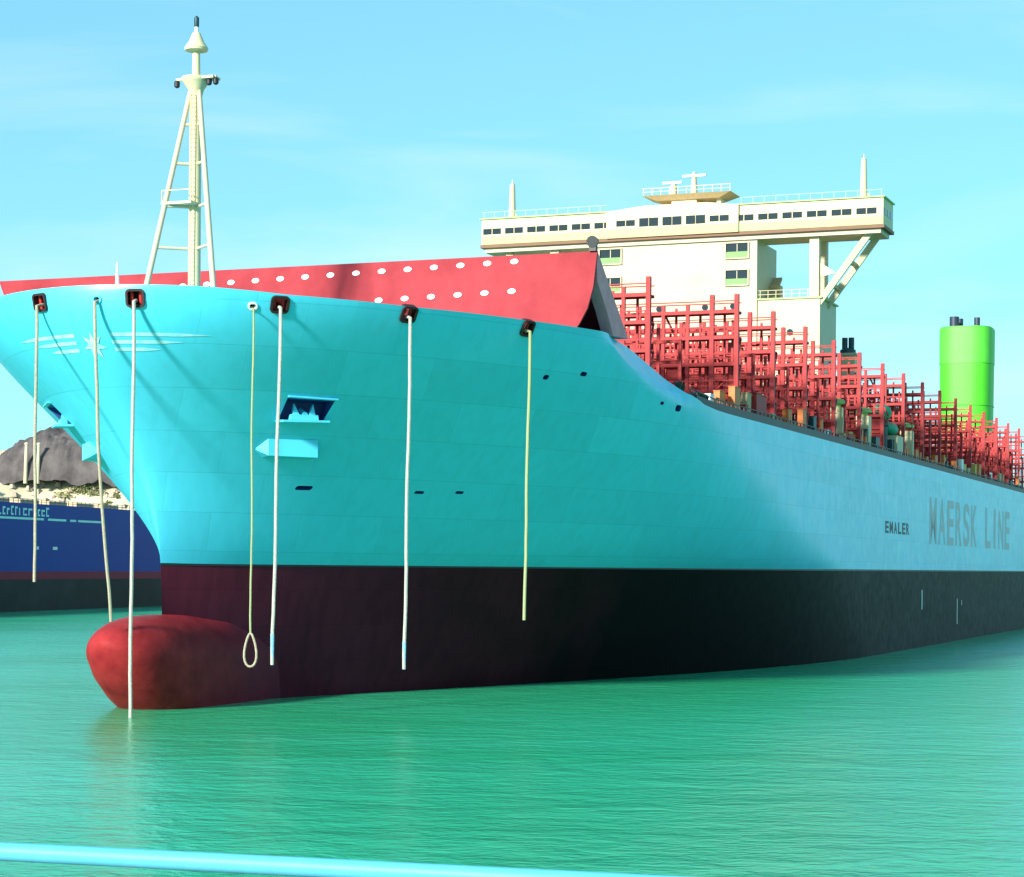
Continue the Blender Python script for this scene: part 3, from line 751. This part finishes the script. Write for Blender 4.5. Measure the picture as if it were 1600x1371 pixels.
# provision crane and rescue boat station on the port side
g = MB(); g.lathe(L(155.0, 26.6, 26.0), [(.9, 0), (.9, 4.6), (1.1, 4.8), (1.1, 5.4)], 14); cr = g.build('provision_crane', 'teal_dark', ship)
MB().lathe(L(155.0, 26.6, 31.4), [(.5, 0), (1.2, .35), (1.5, 1.1), (1.25, 1.9), (.5, 2.3)], 14).build('crane_head', 'machine_green', cr)
MB().bar(L(155.0, 26.6, 32.6), L(164.0, 26.0, 31.0), .5).build('crane_jib', 'machine_green', cr)
g = sb(157.5, 161.8, 25.6, 28.4, 26.0, 29.6); dk = g.build('deck_house', 'cream_white', ship)
g = MB(); hullp = []
for i in range(9):
    f = i / 8; r = math.sin(math.pi * (f * .9 + .05)) ** .6
    hullp.append([L(157.0 + 5.4 * f, 27.0 + 1.05 * r * math.cos(a), 30.6 + .95 * r * math.sin(a)) for a in [2 * math.pi * j / 10 for j in range(10)]])
for i in range(8): g.add(hullp[i] + hullp[i + 1], [(k, (k + 1) % 10, 10 + (k + 1) % 10, 10 + k) for k in range(10)], True)
g.add(hullp[0], [tuple(range(10))]); g.add(hullp[8], [tuple(range(10))]); g.build('rescue_boat', 'machine_green', dk)
for u, v in ((140.5, 27.2), (126, 27.0), (170.5, 27.2)):
    g = sb(u - .9, u + .9, v - .9, v + .9, 26.0, 31.0); o = g.build('vent_trunk', 'cream', ship)
    g = MB(); g.lathe(L(u, v, 31.0), [(.6, 0), (.6, .4), (1.1, .5), (1.1, .9), (.4, 1.2)], 12); g.build('vent_head', 'pale_green', o)

# ---------------------------------------------------------------- funnel
FU, FV = 300.0, 15.0
def super_ring(a, b_, z, n=40, e=3.2):
    out = []
    for k in range(n):
        t_ = 2 * math.pi * k / n; c_, s_ = math.cos(t_), math.sin(t_)
        out.append(L(FU + a * math.copysign(abs(c_) ** (2 / e), c_), FV + b_ * math.copysign(abs(s_) ** (2 / e), s_), z))
    return out
def funnel_part(z0, z1, a0, a1, b0, b1, name, mt_, parent):
    g = MB(); n_ = 40; r0 = super_ring(a0, b0, z0); r1 = super_ring(a1, b1, z1)
    g.add(r0 + r1, [(k, (k + 1) % n_, n_ + (k + 1) % n_, n_ + k) for k in range(n_)], True); g.f.append([len(g.v) - n_ + k for k in range(n_)]); g.f.append([len(g.v) - 2 * n_ + k for k in range(n_)])
    return g.build(name, mt_, parent)
fu = funnel_part(26, 53.0, 5.5, 5.5, 5.05, 5.25, 'funnel', 'funnel_green', ship); fu['label'] = 'bright green funnel with dark exhaust pipes'
funnel_part(53.0, 60.2, 5.58, 5.58, 5.33, 5.35, 'funnel_band', 'funnel_light', fu)
funnel_part(60.2, 60.5, 5.3, 5.3, 5.1, 5.1, 'funnel_cap', 'funnel_green', fu)
for a, v, r in ((-1.5, FV - 2.4, .95), (1.0, FV + 1.8, .6), (2.2, FV - 1.9, .7)):
    MB().tube(L(FU + a, v, 60.3), L(FU + a, v, 62.8), r, n=14).build('exhaust_pipe', 'exhaust_dark', fu)
q = MB()
for k in range(40): 
    t_ = 2 * math.pi * k / 40
for z in (44.5, 36.0):
    r = super_ring(5.62, 5.30, z); 
    q.path([Vector(p) for p in r], .06, n=5, closed=True)
q.build('funnel_seam', 'funnel_light', fu)

# ================================================================ MOORING ROPES (hang free from the ship)
def rope(name_label, pts, r, mat, name='mooring_rope', group='mooring ropes hanging from the bow', extra=None):
    P = [Vector(W(*p)) for p in pts]
    out = []
    for i in range(len(P) - 1):
        n_ = max(2, int((P[i + 1] - P[i]).length / 1.2))
        for k in range(n_): out.append(P[i].lerp(P[i + 1], k / n_))
    out.append(P[-1])
    rr = random.Random(len(name_label))
    out = [p + Vector((math.sin(p.z * .45 + len(name_label)) * .035 + rr.uniform(-.012, .012), rr.uniform(-.012, .012), 0)) if 0 < i < len(out) - 1 else p for i, p in enumerate(out)]
    q = MB(); q.path(out, r, n=8)
    base = out[0].copy(); q.v = [tuple(Vector(p) - base) for p in q.v]
    o = q.build(name, mat); o.location = base
    tag(o, name_label, 'rope', group)
    if extra: extra(o, out[-1] - base)
    return o
def tail(mat, length, r, name='rope_tail', label=None):
    def f(o, end):
        q = MB(); q.tube(end + Vector((0, 0, length)), end + Vector((0, 0, -.04)), r * 1.12, r * .9, n=8)
        t_ = q.build(name, mat, o)
        if label: t_['label'] = label
    return f
def loop(o, end):
    n_ = 22; pts = []
    for k in range(n_):
        a = 2 * math.pi * k / n_; w_ = .58 * math.sin(a) * (1 - .55 * (math.cos(a) + 1) / 2)
        pts.append(end + Vector((w_, 0, -1.2 + 1.2 * math.cos(a))))
    q = MB(); q.path(pts, .085, n=8, closed=True); q.build('eye_loop', 'rope', o)
def fair_pt(u, s_, z, out=.35):
    o, n, ex, ey = frame_at(u, s_, z); p = o + n * out; return (p.x, -p.y, z - .15)
def hang(u, s_, z, zend, drift=(0, 0)):
    a = fair_pt(u, s_, z, -.3); b_ = fair_pt(u, s_, z, .34); b_ = (b_[0], b_[1], b_[2] - .12)
    return [a, b_, (b_[0] + drift[0], b_[1] + drift[1], zend)]
rope('leftmost pale rope, hanging off the starboard bow and ending in mid-air', hang(.65, -1, 30.0, 9.6), .12, 'rope')
rope('pale rope slanting from the stem chock down onto the red bulb', [(.5, 1.25, 29.9), (-.25, 1.25, 29.75), (.2, 1.25, 20), (2.9, .8, 6.75)], .12, 'rope')
rope('long pale rope reaching into the water in front of the bulb', hang(.65, 1, 30.0, -.6), .13, 'rope_white')
rope('thin rope ending in an open eye loop beside the bulb', hang(4.77, 1, 29.65, 6.05), .075, 'rope_green', extra=loop)
rope('white rope passing in front of the port anchor pocket', hang(5.99, 1, 29.85, 3.8, (-.2, -.35)), .13, 'rope_white', extra=tail('rope_blue', 2.2, .13))
rope('white rope from the fairlead midway along the port bow', hang(14.16, 1, 29.85, 3.3, (-.1, -.25)), .13, 'rope_white', extra=tail('rope_blue', 2.0, .13))
rope('greenish rope from the aftermost fairlead of the forecastle', hang(25.28, 1, 29.85, 6.8, (-.1, -.25)), .13, 'rope_green')

# ================================================================ NAVY SHIP behind the bow
DX, DY = math.sin(R(15)), math.cos(R(15))
nv = root('navy_ship', (-112.7, 455, 0), R(75))
tag(nv, 'navy blue ship with black and red bottom, moored beyond the cyan bow', 'ship')
def nhull(z0, z1, grow=0):
    g = MB(); n_ = 40; A_ = []; B_ = []
    for k in range(n_ + 1):
        s_ = -160 + 330 * k / n_; 
        t0 = min(1, (s_ + 160) / 50) ** .5; t1 = min(1, (170 - s_) / 40) ** .4
        hbm = 20 * t0 * t1
        for z, LST in ((z0, A_), (z1, B_)):
            f = 1 - .14 * max(0, (9 - z) / 9) * (1 - t0); LST.append((s_, 20 - hbm * f - grow, z)); LST.append((s_, 20 + hbm * f + grow, z))
    # y local = left of travel; starboard face at y = 0
    m_ = len(A_)
    vs_ = A_ + B_
    fs = []
    for k in range(n_):
        a = 2 * k
        fs += [(a, a + 2, m_ + a + 2, m_ + a), (a + 1, m_ + a + 1, m_ + a + 3, a + 3), (m_ + a, m_ + a + 2, m_ + a + 3, m_ + a + 1), (a, a + 1, a + 3, a + 2)]
    fs += [(0, m_, m_ + 1, 1), (m_ - 2, m_ - 1, 2 * m_ - 1, 2 * m_ - 2)]
    g.add(vs_, fs); return g
nhull(-4, 7.2).build('lower_hull', 'ship_black', nv)
nhull(7.203, 9.0, .02).build('boot_stripe', 'ship_red', nv)
nhull(9.003, 24.4).build('hull', 'navy', nv)
g = MB()
for k in range(60):
    s_ = -20 + 2.2 * k; g.box(s_ - .06, s_ + .06, .3, .42, 24.4, 25.4)
g.box(-20, 112, .3, .42, 25.36, 25.46); g.box(-20, 112, .3, .42, 24.86, 24.93); g.build('deck_railing', 'ship_black', nv)
for k, s_ in enumerate((-8, 6, 20, 34, 48, 62)):
    MB().box(s_, s_ + 9, 6, 30, 24.4, 25.6).build('hatch_cover', 'tan', nv)
# faded lettering: a row of letter-like strokes and an underline, too weathered to read
rnd = random.Random(5); s_ = -6.0
while s_ < 22:
    h_ = rnd.uniform(1.5, 2.2); wd = rnd.uniform(1.0, 1.8)
    g = MB(); g.box(s_, s_ + .45, -.04, .02, 21.6, 21.6 + h_)
    if rnd.random() < .8: g.box(s_ + .45, s_ + wd, -.04, .02, 21.6 + h_ - .45, 21.6 + h_)
    if rnd.random() < .7: g.box(s_ + .45, s_ + wd, -.04, .02, 21.6, 22.0)
    g.build('letter', 'letter_green', nv); s_ += wd + .7
for s0, s1 in ((-6, 20), (22, 31), (33, 36), (37, 51)):
    MB().box(s0, s1, -.04, .02, 20.7, 21.2).build('painted_line', 'letter_green', nv)
for s0 in (15.5, 24.5): MB().box(s0, s0 + 2.2, -.04, .02, 14.0, 14.7).build('painted_mark', 'white_paint', nv)

# ================================================================ SHORE behind
mbx = MB(); nx, ny = 110, 60; grid = {}
def shore_h(x, y):
    k = min(1, max(0, (y - 585) / 90)); base = 47 * (k * k * (3 - 2 * k)) + 5 * min(1, max(0, (y - 700) / 200))
    base *= min(1, max(0, (140 - x) / 260)) ** .7
    n_ = noise.fractal(Vector((x * .03, y * .03, .3)), 1.0, 2.0, 5) * 3.2 + noise.noise(Vector((x * .12, y * .12, 4))) * 1.2
    base += 8 * math.exp(-((x + 163) / 13) ** 2 - ((y - 638) / 16) ** 2)
    return -1.5 + base + n_ * min(1, k * 2 + .1)
for i in range(nx + 1):
    for j in range(ny + 1):
        x = -520 + 680 * i / nx; y = 575 + 330 * (j / ny) ** 1.2; grid[i, j] = len(mbx.v); mbx.v.append((x, y, shore_h(x, y)))
for i in range(nx):
    for j in range(ny):
        mbx.smooth.add(len(mbx.f)); mbx.f.append([grid[i, j], grid[i + 1, j], grid[i + 1, j + 1], grid[i, j + 1]])
tag(mbx.build('hillside', 'sand'), 'pale sandy bank rising behind the navy ship', kind='structure')
# rubble and scrub on the bank
rnd = random.Random(11); q = MB()
for k in range(1500):
    x = rnd.uniform(-220, -60); y = rnd.uniform(592, 690); z = shore_h(x, y); r = rnd.uniform(.4, 1.5) * (2.0 if rnd.random() < .12 else 1)
    vs_ = []
    for a in range(6):
        t_ = a * math.pi / 3 + rnd.uniform(-.3, .3); vs_.append((x + r * math.cos(t_) * rnd.uniform(.7, 1.2), y + r * math.sin(t_) * rnd.uniform(.7, 1.2), z - .3))
    for a in range(6):
        p = vs_[a]; f = rnd.uniform(.4, .8); vs_.append((x + (p[0] - x) * f, y + (p[1] - y) * f, z + r * rnd.uniform(.4, 1.0)))
    q.add(vs_, [(a, (a + 1) % 6, 6 + (a + 1) % 6, 6 + a) for a in range(6)] + [tuple(range(6, 12))])
tag(q.build('rubble', 'rock'), 'loose pale rocks strewn over the sandy bank', 'rocks', kind='stuff')
q = MB()
for k in range(800):
    x = rnd.uniform(-215, -75); y = rnd.uniform(595, 690)
    if noise.noise(Vector((x * .05, y * .05, 9))) < -.05: continue
    z = shore_h(x, y); r = rnd.uniform(.9, 3.2)
    for a in range(int(40 * r)):
        d = Vector((rnd.gauss(0, 1), rnd.gauss(0, 1), abs(rnd.gauss(0, .8)))).normalized() * r * rnd.uniform(.3, 1.05)
        c = Vector((x, y, z)) + d; s_ = rnd.uniform(.25, .6)
        e1 = Vector((rnd.gauss(0, 1), rnd.gauss(0, 1), rnd.gauss(0, 1))).normalized() * s_; e2 = e1.orthogonal().normalized() * s_ * .6
        q.add([c - e1, c + e2, c + e1, c - e2], [(0, 1, 2, 3)])
tag(q.build('scrub', 'scrub'), 'low dry green scrub growing on the sandy bank', 'scrub', kind='stuff')
# dark rock outcrop on top of the bank
q = MB(); g_ = {}; nx2, ny2 = 70, 40
for i in range(nx2 + 1):
    for j in range(ny2 + 1):
        x = -172 + 62 * i / nx2; y = 640 + 50 * j / ny2
        ex_ = max(0, 1 - ((y - 662) / 22) ** 2)
        prof = float(np.interp(x, [-172, -163, -159, -152, -147, -140, -132, -125, -110], [-6, 1, 6, 9.5, 12.5, 12.8, 11.5, 5, -6]))
        n_ = noise.ridged_multi_fractal(Vector((x * .09, y * .09, 2.2)), 1.0, 2.1, 5, 1.0, 2.0) - 1.0
        zz = 40 + (prof + 6) * ex_ ** .45 - 4 + n_ * 1.6 + noise.noise(Vector((x * .45, y * .45, 1))) * .8
        g_[i, j] = len(q.v); q.v.append((x, y, zz))
for i in range(nx2):
    for j in range(ny2): q.f.append([g_[i, j], g_[i + 1, j], g_[i + 1, j + 1], g_[i, j + 1]])
tag(q.build('rock_outcrop', 'dark_rock'), 'dark grey brown rocky mound on top of the sandy bank', kind='structure')
for nm, x, y in (('left of the two pale posts in front of the dark mound', -150.9, 640.0), ('right of the two pale posts in front of the dark mound', -147.2, 640.4)):
    q = MB(); q.tube((0, 0, -6), (.3, 0, 6.2), .6, .5, n=10); q.lathe((.3, 0, 6.1), [(.7, 0), (.7, .3), (.35, .6)], 10)
    o = q.build('pale_post', 'sand'); o.location = (x, y, 41.5); tag(o, nm, 'post', 'pale posts on the bank')

# ================================================================ FOREGROUND rail and quay
q = MB(); q.box(-30, 30, -25, 5.45, -3, 9.72)
tag(q.build('quay', 'concrete'), 'concrete quay the picture is taken from', kind='structure')
gr = root('guard_rail', (-1.24, 5.01, 9.72)); tag(gr, 'pale blue tubular guard rail running along the bottom edge', 'railing')
d = Vector((1.569, -.447, 0)); zr = EYE - .7 - 9.72
a = -d * 1.2; b_ = d * 2.4
MB().tube(a + Vector((0, 0, zr)), b_ + Vector((0, 0, zr)), .0225, n=20).build('top_rail', 'rail_paint', gr)
MB().tube(a + Vector((0, 0, zr - .32)), b_ + Vector((0, 0, zr - .32)), .016, n=14).build('lower_rail', 'rail_paint', gr)
for f in (-1.1, -.35, 1.35, 2.3):
    MB().tube(d * f + Vector((0, 0, 0)), d * f + Vector((0, 0, zr)), .019, n=14).build('stanchion', 'rail_paint', gr)
